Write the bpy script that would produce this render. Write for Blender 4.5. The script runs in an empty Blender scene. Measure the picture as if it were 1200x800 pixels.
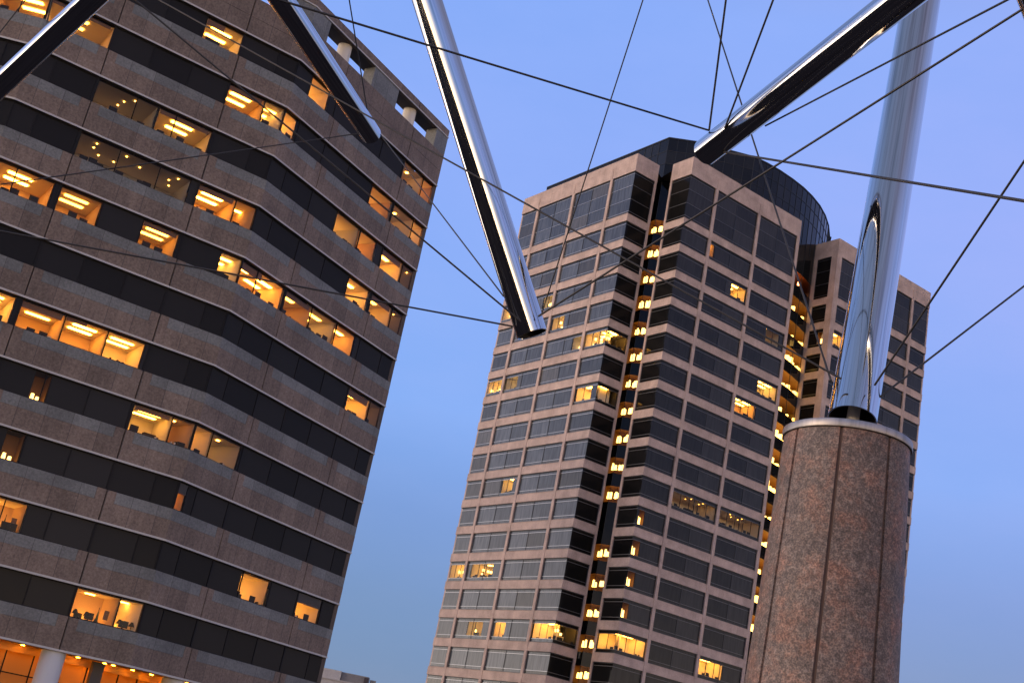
import bpy, bmesh, math, random
from mathutils import Vector, Matrix

random.seed(7)
S = bpy.context.scene
COL = S.collection
rad = math.radians

# ------------------------------------------------------------------ materials
MATS = {}

def nodes_of(m):
    m.use_nodes = True
    nt = m.node_tree
    return nt, nt.nodes['Principled BSDF']

def mat(name, color, rough=.6, metal=0.0, spec=.5, emit=None, estr=0.0):
    m = bpy.data.materials.new(name)
    nt, b = nodes_of(m)
    b.inputs['Base Color'].default_value = (*color, 1)
    b.inputs['Roughness'].default_value = rough
    b.inputs['Metallic'].default_value = metal
    b.inputs['Specular IOR Level'].default_value = spec
    if emit:
        b.inputs['Emission Color'].default_value = (*emit, 1)
        b.inputs['Emission Strength'].default_value = estr
    MATS[name] = m
    return m

def N(nt, kind, **kw):
    n = nt.nodes.new(kind)
    for k, v in kw.items():
        setattr(n, k, v)
    return n

def ramp(nt, stops):
    r = N(nt, 'ShaderNodeValToRGB')
    els = r.color_ramp.elements
    while len(els) < len(stops):
        els.new(.5)
    for e, (p, c) in zip(els, stops):
        e.position = p
        e.color = (*c, 1)
    return r

def stone(name, c0, c1, c2, scale, rough=.7, spec=.3, panel=None, streak=0.0, bump=.15):
    """speckled stone; panel=(width, joint) draws thin joints from the facade UV (metres)"""
    m = bpy.data.materials.new(name)
    nt, b = nodes_of(m)
    L = nt.links.new
    tc = N(nt, 'ShaderNodeTexCoord')
    n1 = N(nt, 'ShaderNodeTexNoise'); n1.inputs['Scale'].default_value = scale; n1.inputs['Detail'].default_value = 6; n1.inputs['Roughness'].default_value = .7
    L(tc.outputs['Object'], n1.inputs['Vector'])
    r = ramp(nt, [(.28, c0), (.5, c1), (.74, c2)])
    L(n1.outputs['Fac'], r.inputs['Fac'])
    n2 = N(nt, 'ShaderNodeTexNoise'); n2.inputs['Scale'].default_value = scale * .07; n2.inputs['Detail'].default_value = 4
    L(tc.outputs['Object'], n2.inputs['Vector'])
    mr = N(nt, 'ShaderNodeMapRange'); mr.inputs['From Min'].default_value = .3; mr.inputs['From Max'].default_value = .7
    mr.inputs['To Min'].default_value = .80; mr.inputs['To Max'].default_value = 1.16
    L(n2.outputs['Fac'], mr.inputs['Value'])
    mx = N(nt, 'ShaderNodeVectorMath', operation='SCALE')
    L(r.outputs['Color'], mx.inputs[0]); L(mr.outputs['Result'], mx.inputs['Scale'])
    out = mx.outputs['Vector']
    if streak:
        st = N(nt, 'ShaderNodeTexNoise'); st.inputs['Scale'].default_value = 1.0; st.inputs['Detail'].default_value = 5
        mp = N(nt, 'ShaderNodeMapping'); mp.inputs['Scale'].default_value = (3.0, 3.0, .18)
        L(tc.outputs['Object'], mp.inputs['Vector']); L(mp.outputs['Vector'], st.inputs['Vector'])
        m2 = N(nt, 'ShaderNodeMapRange'); m2.inputs['From Min'].default_value = .35; m2.inputs['From Max'].default_value = .7
        m2.inputs['To Min'].default_value = 1.0; m2.inputs['To Max'].default_value = 1.0 - streak
        L(st.outputs['Fac'], m2.inputs['Value'])
        sc = N(nt, 'ShaderNodeVectorMath', operation='SCALE')
        L(out, sc.inputs[0]); L(m2.outputs['Result'], sc.inputs['Scale'])
        out = sc.outputs['Vector']
    if panel:
        uv = N(nt, 'ShaderNodeUVMap'); uv.uv_map = 'UVMap'
        sp = N(nt, 'ShaderNodeSeparateXYZ'); L(uv.outputs['UV'], sp.inputs[0])
        dv = N(nt, 'ShaderNodeMath', operation='DIVIDE'); dv.inputs[1].default_value = panel[0]
        L(sp.outputs['X'], dv.inputs[0])
        fl = N(nt, 'ShaderNodeMath', operation='FLOOR'); L(dv.outputs[0], fl.inputs[0])
        fr = N(nt, 'ShaderNodeMath', operation='FRACT'); L(dv.outputs[0], fr.inputs[0])
        lt = N(nt, 'ShaderNodeMath', operation='LESS_THAN'); lt.inputs[1].default_value = panel[1] / panel[0]
        L(fr.outputs[0], lt.inputs[0])
        flz = N(nt, 'ShaderNodeMath', operation='DIVIDE'); flz.inputs[1].default_value = 3.9
        L(sp.outputs['Y'], flz.inputs[0])
        fz = N(nt, 'ShaderNodeMath', operation='FLOOR'); L(flz.outputs[0], fz.inputs[0])
        cb = N(nt, 'ShaderNodeCombineXYZ'); L(fl.outputs[0], cb.inputs[0]); L(fz.outputs[0], cb.inputs[1])
        wn = N(nt, 'ShaderNodeTexWhiteNoise'); wn.noise_dimensions = '2D'; L(cb.outputs[0], wn.inputs['Vector'])
        m3 = N(nt, 'ShaderNodeMapRange'); m3.inputs['To Min'].default_value = .84; m3.inputs['To Max'].default_value = 1.14
        L(wn.outputs['Value'], m3.inputs['Value'])
        sc = N(nt, 'ShaderNodeVectorMath', operation='SCALE'); L(out, sc.inputs[0]); L(m3.outputs['Result'], sc.inputs['Scale'])
        mix = N(nt, 'ShaderNodeMix', data_type='RGBA'); mix.inputs['B'].default_value = (.05, .042, .04, 1)
        hs = N(nt, 'ShaderNodeMath', operation='MULTIPLY'); hs.inputs[1].default_value = .75; L(lt.outputs[0], hs.inputs[0])
        L(hs.outputs[0], mix.inputs['Factor']); L(sc.outputs['Vector'], mix.inputs['A'])
        out = mix.outputs['Result']
    L(out, b.inputs['Base Color'])
    b.inputs['Roughness'].default_value = rough
    b.inputs['Specular IOR Level'].default_value = spec
    if bump:
        bp = N(nt, 'ShaderNodeBump'); bp.inputs['Strength'].default_value = bump; bp.inputs['Distance'].default_value = .02
        L(n1.outputs['Fac'], bp.inputs['Height']); L(bp.outputs['Normal'], b.inputs['Normal'])
    MATS[name] = m
    return m

def dark_glass(name, color, rough, ior_spec, vary=.5, folds=0.0, fold_col=None):
    """tinted office glazing with the dim interior behind it; panes differ a little"""
    m = bpy.data.materials.new(name)
    nt, b = nodes_of(m)
    L = nt.links.new
    geo = N(nt, 'ShaderNodeNewGeometry')
    mr = N(nt, 'ShaderNodeMapRange'); mr.inputs['To Min'].default_value = 1 - vary; mr.inputs['To Max'].default_value = 1 + vary
    L(geo.outputs['Random Per Island'], mr.inputs['Value'])
    uv = N(nt, 'ShaderNodeUVMap'); uv.uv_map = 'UVMap'
    base = None
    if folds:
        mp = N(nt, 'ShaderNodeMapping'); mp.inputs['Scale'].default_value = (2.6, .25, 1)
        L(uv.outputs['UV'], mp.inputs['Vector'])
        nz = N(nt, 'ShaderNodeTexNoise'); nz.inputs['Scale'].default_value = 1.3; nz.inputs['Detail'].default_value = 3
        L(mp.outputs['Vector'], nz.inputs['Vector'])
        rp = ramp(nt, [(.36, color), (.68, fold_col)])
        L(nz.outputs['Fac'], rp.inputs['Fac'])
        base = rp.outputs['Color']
    sc = N(nt, 'ShaderNodeVectorMath', operation='SCALE')
    if base:
        L(base, sc.inputs[0])
    else:
        sc.inputs[0].default_value = color
    L(mr.outputs['Result'], sc.inputs['Scale'])
    L(sc.outputs['Vector'], b.inputs['Base Color'])
    b.inputs['Roughness'].default_value = rough
    b.inputs['Specular IOR Level'].default_value = ior_spec
    # slight pillowing of the panes
    tc = N(nt, 'ShaderNodeTexCoord')
    nb = N(nt, 'ShaderNodeTexNoise'); nb.inputs['Scale'].default_value = .45; nb.inputs['Detail'].default_value = 1
    L(tc.outputs['Object'], nb.inputs['Vector'])
    bp = N(nt, 'ShaderNodeBump'); bp.inputs['Strength'].default_value = .12; bp.inputs['Distance'].default_value = .12
    L(nb.outputs['Fac'], bp.inputs['Height']); L(bp.outputs['Normal'], b.inputs['Normal'])
    MATS[name] = m
    return m

def clear_glass(name, tint):
    m = bpy.data.materials.new(name)
    m.use_nodes = True
    nt = m.node_tree
    nt.nodes.clear()
    L = nt.links.new
    o = N(nt, 'ShaderNodeOutputMaterial')
    t = N(nt, 'ShaderNodeBsdfTransparent'); t.inputs['Color'].default_value = (*tint, 1)
    g = N(nt, 'ShaderNodeBsdfGlossy'); g.inputs['Roughness'].default_value = .02
    fr = N(nt, 'ShaderNodeFresnel'); fr.inputs['IOR'].default_value = 1.2
    mx = N(nt, 'ShaderNodeMixShader')
    L(fr.outputs[0], mx.inputs[0]); L(t.outputs[0], mx.inputs[1]); L(g.outputs[0], mx.inputs[2]); L(mx.outputs[0], o.inputs['Surface'])
    MATS[name] = m
    return m

stone('granite_pink', (.105, .073, .056), (.178, .130, .102), (.260, .198, .158), 7, panel=(1.66, .035), rough=.62, streak=.2)
stone('granite_grey', (.095, .096, .092), (.145, .146, .140), (.205, .205, .195), 7, panel=(1.66, .03), rough=.55)
mat('joint_dark', (.03, .027, .027), .9)
mat('ledge_metal', (.43, .405, .375), .55, 0)
mat('column_paint', (.5, .5, .52), .6)
mat('column_stone', (.62, .57, .5), .7)
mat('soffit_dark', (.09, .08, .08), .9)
mat('frame_dark', (.011, .010, .011), .6, 0, .15)
dark_glass('glass_dark', (.0235, .0222, .0222), .05, .035, .45)
clear_glass('glass_clear', (.82, .82, .82))
stone('precast', (.36, .262, .225), (.46, .345, .295), (.56, .43, .37), 9, rough=.8, spec=.2, streak=.10, bump=.08)
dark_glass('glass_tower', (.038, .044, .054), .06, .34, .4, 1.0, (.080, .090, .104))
dark_glass('glass_tower_shaded', (.026, .0252, .0255), .05, .13, .4, 1.0, (.037, .036, .036))  # darker copy of the tower glass; shade of the off-sunset faces is coloured in
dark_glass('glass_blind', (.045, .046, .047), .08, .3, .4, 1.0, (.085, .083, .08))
dark_glass('glass_core', (.011, .011, .011), .05, .17, .35)
dark_glass('glass_notch', (.0085, .0082, .0080), .06, .07, .3)
mat('frame_tower', (.03, .032, .036), .4, .4)
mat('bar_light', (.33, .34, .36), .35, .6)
mat('bar_shaded', (.10, .10, .105), .45, .4)  # same bars as on F1, their shade on other faces put into the colour
mat('core_mullion', (.012, .013, .015), .5, .2)
mat('roof_gravel', (.2, .19, .18), .9)
mat('office_wall', (.78, .70, .55), .8)
mat('office_wall_tan', (.55, .40, .26), .8)
mat('office_wall_grey', (.5, .5, .5), .8)
mat('office_ceiling', (.80, .76, .66), .85)
mat('office_floor', (.25, .2, .15), .9)
mat('furniture_dark', (.018, .014, .012), .7)
mat('furniture_wood', (.2, .1, .05), .6)
mat('shade_green', (.03, .10, .03), .8)
mat('paper_white', (.7, .65, .55), .8)
WARM = (1.0, .39, .045)
WARM2 = (1.0, .45, .065)
for n_, e_ in (('lamp_tube', 26), ('lamp_tube_low', 17), ('lamp_tube_high', 36)):
    mat(n_, (.8, .8, .8), .5, emit=WARM, estr=e_)
mat('lamp_spot', (.8, .8, .8), .5, emit=WARM, estr=32)
mat('lamp_dim', (.8, .8, .8), .5, emit=(1, .40, .08), estr=1.6)
mat('lamp_wash', (.8, .8, .8), .5, emit=WARM, estr=31)
mat('lamp_tower', (.8, .8, .8), .5, emit=WARM2, estr=20)
mat('lamp_pendant', (.8, .8, .8), .5, emit=(1, .56, .12), estr=6)
mat('lamp_gallery', (.8, .8, .8), .5, emit=(1, .55, .10), estr=7)
mat('lamp_lobby', (.8, .8, .8), .5, emit=(1, .36, .02), estr=75)
mat('lamp_orange', (.8, .8, .8), .5, emit=(1, .34, .012), estr=11)
mat('lamp_red', (.8, .2, .1), .5, emit=(1, .32, .10), estr=14)
mat('gallery_wall', (.20, .09, .025), .7)
mat('gallery_gold', (.34, .22, .07), .7)
mat('lobby_wood', (.50, .235, .045), .55)

# polished stainless steel
def steel(name, col, r0, r1, bump):
    m = bpy.data.materials.new(name)
    nt, b = nodes_of(m)
    L = nt.links.new
    b.inputs['Metallic'].default_value = 1
    b.inputs['Base Color'].default_value = (*col, 1)
    tc = N(nt, 'ShaderNodeTexCoord')
    uv = N(nt, 'ShaderNodeUVMap'); uv.uv_map = 'UVMap'
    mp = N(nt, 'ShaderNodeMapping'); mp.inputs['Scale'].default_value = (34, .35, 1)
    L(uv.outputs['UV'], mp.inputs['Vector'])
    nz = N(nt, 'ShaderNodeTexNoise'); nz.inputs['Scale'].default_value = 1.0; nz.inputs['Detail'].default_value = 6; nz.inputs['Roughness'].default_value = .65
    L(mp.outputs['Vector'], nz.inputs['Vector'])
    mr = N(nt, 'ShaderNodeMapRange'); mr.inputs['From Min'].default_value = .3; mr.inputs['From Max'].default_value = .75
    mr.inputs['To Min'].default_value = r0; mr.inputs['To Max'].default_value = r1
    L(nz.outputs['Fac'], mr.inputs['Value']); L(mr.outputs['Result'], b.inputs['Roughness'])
    rp = ramp(nt, [(.34, tuple(c * .62 for c in col)), (.52, col), (.72, tuple(min(1, c * 1.12) for c in col))])  # pale and dark streaks painted into the tint as reflections of the surroundings
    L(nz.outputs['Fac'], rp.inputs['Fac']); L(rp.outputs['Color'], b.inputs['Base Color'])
    n2 = N(nt, 'ShaderNodeTexNoise'); n2.inputs['Scale'].default_value = 2.2; n2.inputs['Detail'].default_value = 2
    L(tc.outputs['Object'], n2.inputs['Vector'])
    bp = N(nt, 'ShaderNodeBump'); bp.inputs['Strength'].default_value = bump; bp.inputs['Distance'].default_value = .01
    L(n2.outputs['Fac'], bp.inputs['Height']); L(bp.outputs['Normal'], b.inputs['Normal'])
    MATS[name] = m

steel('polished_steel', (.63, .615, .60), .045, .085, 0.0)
steel('brushed_steel', (.34, .315, .30), .44, .56, .04)
mat('tube_inside', (.05, .045, .04), .6, .6)
mat('cable_steel', (.035, .032, .032), .55, .3)
mat('fitting_steel', (.16, .15, .15), .4, .8)
stone('granite_red', (.046, .041, .039), (.122, .095, .085), (.215, .180, .164), 26, rough=.6, spec=.3, bump=.25, streak=.22)
mat('caulk_brown', (.085, .050, .038), .85)

def granite_blotch():
    m = MATS['granite_red']
    nt = m.node_tree
    b = nt.nodes['Principled BSDF']
    L = nt.links.new
    src = b.inputs['Base Color'].links[0].from_socket
    tc = N(nt, 'ShaderNodeTexCoord')
    nz = N(nt, 'ShaderNodeTexNoise'); nz.inputs['Scale'].default_value = 4.5; nz.inputs['Detail'].default_value = 7; nz.inputs['Roughness'].default_value = .68
    L(tc.outputs['Object'], nz.inputs['Vector'])
    r = ramp(nt, [(.34, (.74, .74, .76)), (.48, (1.02, .96, .93)), (.62, (1.42, 1.0, .84))])
    L(nz.outputs['Fac'], r.inputs['Fac'])
    mx = N(nt, 'ShaderNodeVectorMath', operation='MULTIPLY')
    L(src, mx.inputs[0]); L(r.outputs['Color'], mx.inputs[1]); L(mx.outputs['Vector'], b.inputs['Base Color'])
    # dark crystals
    vz = N(nt, 'ShaderNodeTexVoronoi'); vz.inputs['Scale'].default_value = 75
    L(tc.outputs['Object'], vz.inputs['Vector'])
    r2 = ramp(nt, [(.08, (.42, .43, .45)), (.24, (1, 1, 1)), (.52, (1.05, 1.03, 1.0)), (.66, (1.7, 1.65, 1.55))])
    L(vz.outputs['Distance'], r2.inputs['Fac'])
    m2 = N(nt, 'ShaderNodeVectorMath', operation='MULTIPLY')
    L(mx.outputs['Vector'], m2.inputs[0]); L(r2.outputs['Color'], m2.inputs[1]); L(m2.outputs['Vector'], b.inputs['Base Color'])
granite_blotch()

# ------------------------------------------------------------------ mesh helpers
class MB:
    """collects faces (with facade UVs) and links them as ONE mesh object"""
    def __init__(self):
        self.v = []; self.f = []; self.m = []; self.uv = []; self.mats = []
    def mi(self, name):
        if name not in self.mats:
            self.mats.append(name)
        return self.mats.index(name)
    def face(self, pts, m, uvs=None):
        i = len(self.v)
        self.v += [tuple(p) for p in pts]
        self.f.append(tuple(range(i, i + len(pts))))
        self.m.append(self.mi(m))
        self.uv.append(uvs or [(0, 0)] * len(pts))
    def hexa(self, p, m, uv):
        # p: 8 points, bottom ring 0-3 then top ring 4-7
        i = len(self.v)
        self.v += [tuple(q) for q in p]
        for q in ((3, 2, 1, 0), (4, 5, 6, 7), (0, 1, 5, 4), (1, 2, 6, 5), (2, 3, 7, 6), (3, 0, 4, 7)):
            self.f.append(tuple(i + k for k in q)); self.m.append(self.mi(m)); self.uv.append([uv[k] for k in q])
    def box(self, c, s, m, rz=0.0):
        R = Matrix.Rotation(rz, 3, 'Z')
        p = []
        for z in (-.5, .5):
            for x, y in ((-.5, -.5), (.5, -.5), (.5, .5), (-.5, .5)):
                p.append(Vector(c) + R @ Vector((x * s[0], y * s[1], z * s[2])))
        self.hexa(p, m, [(0, 0)] * 8)
    def ring_tube(self, rings, m, closed_ends=False):
        n = len(rings[0]); i = len(self.v)
        va = [0.0]
        for p, q in zip(rings[:-1], rings[1:]):
            va.append(va[-1] + (Vector(q[0]) - Vector(p[0])).length)
        for r in rings:
            self.v += [tuple(q) for q in r]
        for a in range(len(rings) - 1):
            for k in range(n):
                k2 = (k + 1) % n
                self.f.append((i + a * n + k, i + a * n + k2, i + (a + 1) * n + k2, i + (a + 1) * n + k))
                self.m.append(self.mi(m)); self.uv.append([(k / n, va[a]), ((k + 1) / n, va[a]), ((k + 1) / n, va[a + 1]), (k / n, va[a + 1])])
        if closed_ends:
            self.f.append(tuple(i + k for k in range(n))[::-1]); self.m.append(self.mi(m)); self.uv.append([(0, 0)] * n)
            e = i + (len(rings) - 1) * n
            self.f.append(tuple(e + k for k in range(n))); self.m.append(self.mi(m)); self.uv.append([(0, 0)] * n)
    def cyl(self, a, b, r, m, n=16, r2=None, caps=True):
        a, b = Vector(a), Vector(b)
        d = (b - a).normalized()
        x = d.orthogonal().normalized(); y = d.cross(x)
        mk = lambda c, rr: [c + rr * (math.cos(2 * math.pi * k / n) * x + math.sin(2 * math.pi * k / n) * y) for k in range(n)]
        self.ring_tube([mk(a, r), mk(b, r if r2 is None else r2)], m, caps)
    def build(self, name, parent=None, smooth=False, recalc=True):
        me = bpy.data.meshes.new(name)
        me.from_pydata(self.v, [], self.f)
        for n in self.mats:
            me.materials.append(MATS[n])
        me.polygons.foreach_set('material_index', self.m)
        uvl = me.uv_layers.new(name='UVMap')
        flat = [c for f in self.uv for t in f for c in t]
        uvl.data.foreach_set('uv', flat)
        me.update()
        if recalc:
            bm = bmesh.new(); bm.from_mesh(me)
            bmesh.ops.recalc_face_normals(bm, faces=bm.faces)
            bm.to_mesh(me); bm.free()
        if smooth:
            me.polygons.foreach_set('use_smooth', [True] * len(me.polygons))
            me.set_sharp_from_angle(angle=rad(35))
        o = bpy.data.objects.new(name, me)
        COL.objects.link(o)
        if parent:
            o.parent = parent
        return o

class Frame:
    """a vertical facade: s runs along it, o outwards, z up"""
    def __init__(self, P, d, n, m0=0.0, m1=0.0, length=0.0, uoff=0.0):
        self.P = Vector(P).to_2d(); self.d = Vector(d).to_2d().normalized(); self.n = Vector(n).to_2d().normalized()
        self.m0, self.m1, self.len, self.uoff = m0, m1, length, uoff
    def pt(self, s, z, o=0.0):
        q = self.P + s * self.d + o * self.n
        return Vector((q.x, q.y, z))
    def box(self, mb, s0, s1, z0, z1, o0, o1, m, k0=0.0, k1=0.0):
        """k0,k1: mitre slope at the two ends (s shifts by k*o)"""
        c = []
        uv = []
        for z in (z0, z1):
            for s, k, o in ((s0, -k0, o0), (s1, k1, o0), (s1, k1, o1), (s0, -k0, o1)):
                c.append(self.pt(s + k * o, z, o)); uv.append((s - self.uoff, z))
        mb.hexa(c, m, uv)
    def quad(self, mb, s0, s1, z0, z1, o, m, k0=0.0, k1=0.0):
        a, b = s0 - k0 * o, s1 + k1 * o
        if self.d.x * self.n.y - self.d.y * self.n.x > 0:      # keep the face turned outwards
            mb.face([self.pt(b, z0, o), self.pt(a, z0, o), self.pt(a, z1, o), self.pt(b, z1, o)], m,
                    [(b - self.uoff, z0), (a - self.uoff, z0), (a - self.uoff, z1), (b - self.uoff, z1)])
            return
        mb.face([self.pt(a, z0, o), self.pt(b, z0, o), self.pt(b, z1, o), self.pt(a, z1, o)], m,
                [(a - self.uoff, z0), (b - self.uoff, z0), (b - self.uoff, z1), (a - self.uoff, z1)])

def empty(name, loc, label=None, cat=None, group=None):
    o = bpy.data.objects.new(name, None)
    COL.objects.link(o)
    o.location = loc
    o.empty_display_size = .5
    tag(o, label, cat, group)
    return o

def tag(o, label=None, cat=None, group=None, kind=None):
    if label: o['label'] = label
    if cat: o['category'] = cat
    if group: o['group'] = group
    if kind: o['kind'] = kind
    return o

# ------------------------------------------------------------------ camera (measured from the photograph's vanishing points)
F_PX, PITCH, ROLL, EYE = 1488.6156, .334725695, -.200034069, 1.6
cam = bpy.data.cameras.new('camera')
cam.sensor_width = 36.0
cam.lens = 36.0 * F_PX / 1200.0
cam.clip_start = .1
cam.clip_end = 20000
co = bpy.data.objects.new('camera', cam)
COL.objects.link(co)
fw = Vector((0, math.cos(PITCH), math.sin(PITCH)))
r0 = Vector((1, 0, 0)); u0_ = Vector((0, -math.sin(PITCH), math.cos(PITCH)))
rt = math.cos(ROLL) * r0 - math.sin(ROLL) * u0_
up = math.sin(ROLL) * r0 + math.cos(ROLL) * u0_
M = Matrix((rt, up, -fw)).transposed().to_4x4()
M.translation = (0, 0, EYE)
co.matrix_world = M
S.camera = co

# ------------------------------------------------------------------ lit rooms
def lit_room(fr, s0, s1, zf, zc, zs, parent, style, o0=-.34, depth=4.6, k0=0.0, k1=0.0, pitch=3.0):
    """one lit office behind the glass: zf floor, zc ceiling, zs sill height"""
    rng = random.Random(int(s0 * 131 + zc * 77 + len(style)))
    wall_v = rng.choice(['office_wall', 'office_wall', 'office_wall_tan', 'office_wall_grey'])
    R = MB()
    o1 = o0 - depth
    P = lambda s, z, o, k: fr.pt(s + k * o, z, o)
    a = lambda z, o: P(s0, z, o, -k0)
    b = lambda z, o: P(s1, z, o, k1)
    R.face([a(zf, o1), b(zf, o1), b(zc, o1), a(zc, o1)], wall_v)
    R.face([a(zf, o0), a(zf, o1), a(zc, o1), a(zc, o0)], wall_v)
    R.face([b(zf, o0), b(zf, o1), b(zc, o1), b(zc, o0)], wall_v)
    R.face([a(zc, o0), b(zc, o0), b(zc, o1), a(zc, o1)], 'office_ceiling')
    R.face([a(zf, o0), b(zf, o0), b(zf, o1), a(zf, o1)], 'office_floor')
    # sill upstand that hides the floor from the street
    R.face([a(zf, o0), b(zf, o0), b(zs, o0), a(zs, o0)], 'furniture_dark')
    room = R.build('office_room', parent, recalc=False)
    LT = MB()
    w = s1 - s0
    n = max(1, round(w / pitch))
    tube_m = rng.choice(['lamp_tube', 'lamp_tube_low', 'lamp_tube', 'lamp_tube_high'])
    for i in range(n):
        c = s0 + w * (i + .5) / n
        h = min(w / n * .5 - .2, .75)
        if style == 'panel':
            j = rng.uniform(-.2, .2)
            for q in (-.95, -2.05):
                LT.hexa([fr.pt(c + j + x * h, zc - .06 + dz, o0 + q + y * .15) for dz in (0, .04) for x, y in ((-1, -1), (1, -1), (1, 1), (-1, 1))], tube_m, [(0, 0)] * 8)
        elif style == 'tower':
            for q in (-.9, -2.0):
                LT.hexa([fr.pt(c + x * h, zc - .06 + dz, o0 + q + y * .2) for dz in (0, .04) for x, y in ((-1, -1), (1, -1), (1, 1), (-1, 1))], 'lamp_tower', [(0, 0)] * 8)
        elif style == 'spot':
            for q in (-.8, -1.9, -3.0):
                p = fr.pt(c + rng.uniform(-.5, .5), zc - .03, o0 + q)
                LT.cyl(p, p + Vector((0, 0, -.03)), .13, 'lamp_spot', 10)
            LT.hexa([fr.pt(c + x * .5, zc - .05 + dz, o0 - 3.6 + y * .3) for dz in (0, .04) for x, y in ((-1, -1), (1, -1), (1, 1), (-1, 1))], 'lamp_wash', [(0, 0)] * 8)
        elif style == 'dim':
            for q in (-.5, -1.3, -2.2):
                p = fr.pt(c + rng.uniform(-.9, .9), zc - .02, o0 + q)
                LT.cyl(p, p + Vector((0, 0, -.03)), .05, 'lamp_tower', 8)
            LT.hexa([fr.pt(c + x * .3, zs + .02 + dz, o0 - 2.8 + y * .2) for dz in (0, .04) for x, y in ((-1, -1), (1, -1), (1, 1), (-1, 1))], 'lamp_dim', [(0, 0)] * 8)
        elif style == 'wash':
            # desk-level lamp behind the sill lights the wall from below
            LT.hexa([fr.pt(c + x * .35 + w * .12, zs - .06 + dz, o0 - 2.4 + y * .25) for dz in (0, .04) for x, y in ((-1, -1), (1, -1), (1, 1), (-1, 1))], 'lamp_wash', [(0, 0)] * 8)
            LT.hexa([fr.pt(c + x * .3, zc - .06 + dz, o0 - 1.6 + y * .12) for dz in (0, .04) for x, y in ((-1, -1), (1, -1), (1, 1), (-1, 1))], 'lamp_wash', [(0, 0)] * 8)
        elif style == 'pendant':
            for q in range(3):
                p = fr.pt(c + rng.uniform(-.8, .8), zs + rng.uniform(.5, 1.2), o0 - rng.uniform(.5, 1.6))
                LT.cyl(p, p + Vector((0, 0, .3)), .16, 'lamp_pendant', 10)
            LT.hexa([fr.pt(c + x * .4, zc - .06 + dz, o0 - 2.0 + y * .2) for dz in (0, .04) for x, y in ((-1, -1), (1, -1), (1, 1), (-1, 1))], 'lamp_tower', [(0, 0)] * 8)
    if LT.f:
        LT.build('ceiling_light', room)
    # things standing near the glass, seen as silhouettes
    D = MB()
    x = s0 + rng.uniform(.1, .5)
    while x < s1 - .5:
        t = rng.random()
        q = o0 - rng.uniform(.12, .45)
        if t < .3:      # monitor
            fr.box(D, x, x + .55, zs + .10, zs + .52, q - .05, q, 'furniture_dark')
            fr.box(D, x + .2, x + .3, zs - .2, zs + .1, q - .1, q - .04, 'furniture_dark')
        elif t < .5:    # chair back
            fr.box(D, x, x + .5, zs - .2, zs + .38, q - .08, q, 'furniture_dark')
        elif t < .68:   # books and papers
            for i in range(rng.randint(2, 4)):
                fr.box(D, x + i * .12, x + i * .12 + .1, zs - .1, zs + rng.uniform(.1, .3), q - .2, q, rng.choice(['furniture_dark', 'furniture_wood', 'paper_white']))
        elif t < .82:   # cabinet or screen
            fr.box(D, x, x + rng.uniform(.6, 1.0), zs - .4, zs + rng.uniform(.2, .6), q - 1.4, q - 1.0, rng.choice(['furniture_wood', 'furniture_dark']))
        x += rng.uniform(.35, .9)
    if style == 'panel' and w > 2 and rng.random() < .45:      # blind drawn a little way
        h = rng.uniform(.2, .55)
        fr.box(D, s0 + .05, s0 + w * rng.choice([.5, .95]), zc - h, zc - .02, o0 + .02, o0 + .035, 'furniture_wood')
    if style == 'panel' and w > 2 and rng.random() < .5:       # partition screen deeper in the room
        c = s0 + w * rng.uniform(.2, .8)
        fr.box(D, c - .04, c + .04, zf, zs + rng.uniform(.2, .5), o1 + .05, o0 - 1.6, rng.choice(['furniture_dark', 'furniture_wood']))
    # a picture or board on the back wall, a door frame
    if rng.random() < .6 and w > 2:
        c = s0 + w * rng.uniform(.3, .7)
        fr.box(D, c - .4, c + .4, zs + .3, zs + .9, o1 + .02, o1 + .06, rng.choice(['furniture_wood', 'paper_white']))
    if D.f:
        D.build('office_furniture', room)
    return room

def nook(fr, s0, s1, z0, z1, parent, up=.62, h2=(1.0, .85)):
    """dark room with two tall table lamps close to the glass"""
    R = MB()
    P = fr.pt
    o0, o1 = -.30, -1.5
    R.face([P(s0, z0, o1), P(s1, z0, o1), P(s1, z1, o1), P(s0, z1, o1)], 'gallery_wall')
    R.face([P(s0, z0, o0), P(s0, z0, o1), P(s0, z1, o1), P(s0, z1, o0)], 'gallery_wall')
    R.face([P(s1, z0, o0), P(s1, z0, o1), P(s1, z1, o1), P(s1, z1, o0)], 'gallery_wall')
    R.face([P(s0, z1, o0), P(s1, z1, o0), P(s1, z1, o1), P(s0, z1, o1)], 'furniture_dark')
    R.face([P(s0, z0, o0), P(s1, z0, o0), P(s1, z0, o1), P(s0, z0, o1)], 'furniture_dark')
    room = R.build('office_room', parent, recalc=False)
    T = MB()
    for t, h in ((.28, h2[0]), (.62, h2[1])):
        p = P(s0 + (s1 - s0) * t, z0 + up, -.65)
        T.cyl(p, p + Vector((0, 0, h)), .13, 'lamp_pendant', 8, r2=.1)
    T.build('table_lamp', room)

# ------------------------------------------------------------------ granite office block (left)
FLOOR = 3.9
ZL = 47.178               # window-head ledge of the top floor
Pw = Vector((-50.04, 69.56)); P0 = Vector((-33.1417, 71.4557)); P1 = Vector((-18.7938, 80.4042)); P2 = Vector((-8.7234, 96.3881))
block = empty('office_building', (-24, 82, 0), 'dark pink granite office block with ribbon windows, folded facade and rooftop openings', 'building')

def outward(d):
    return Vector((d.y, -d.x))

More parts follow.
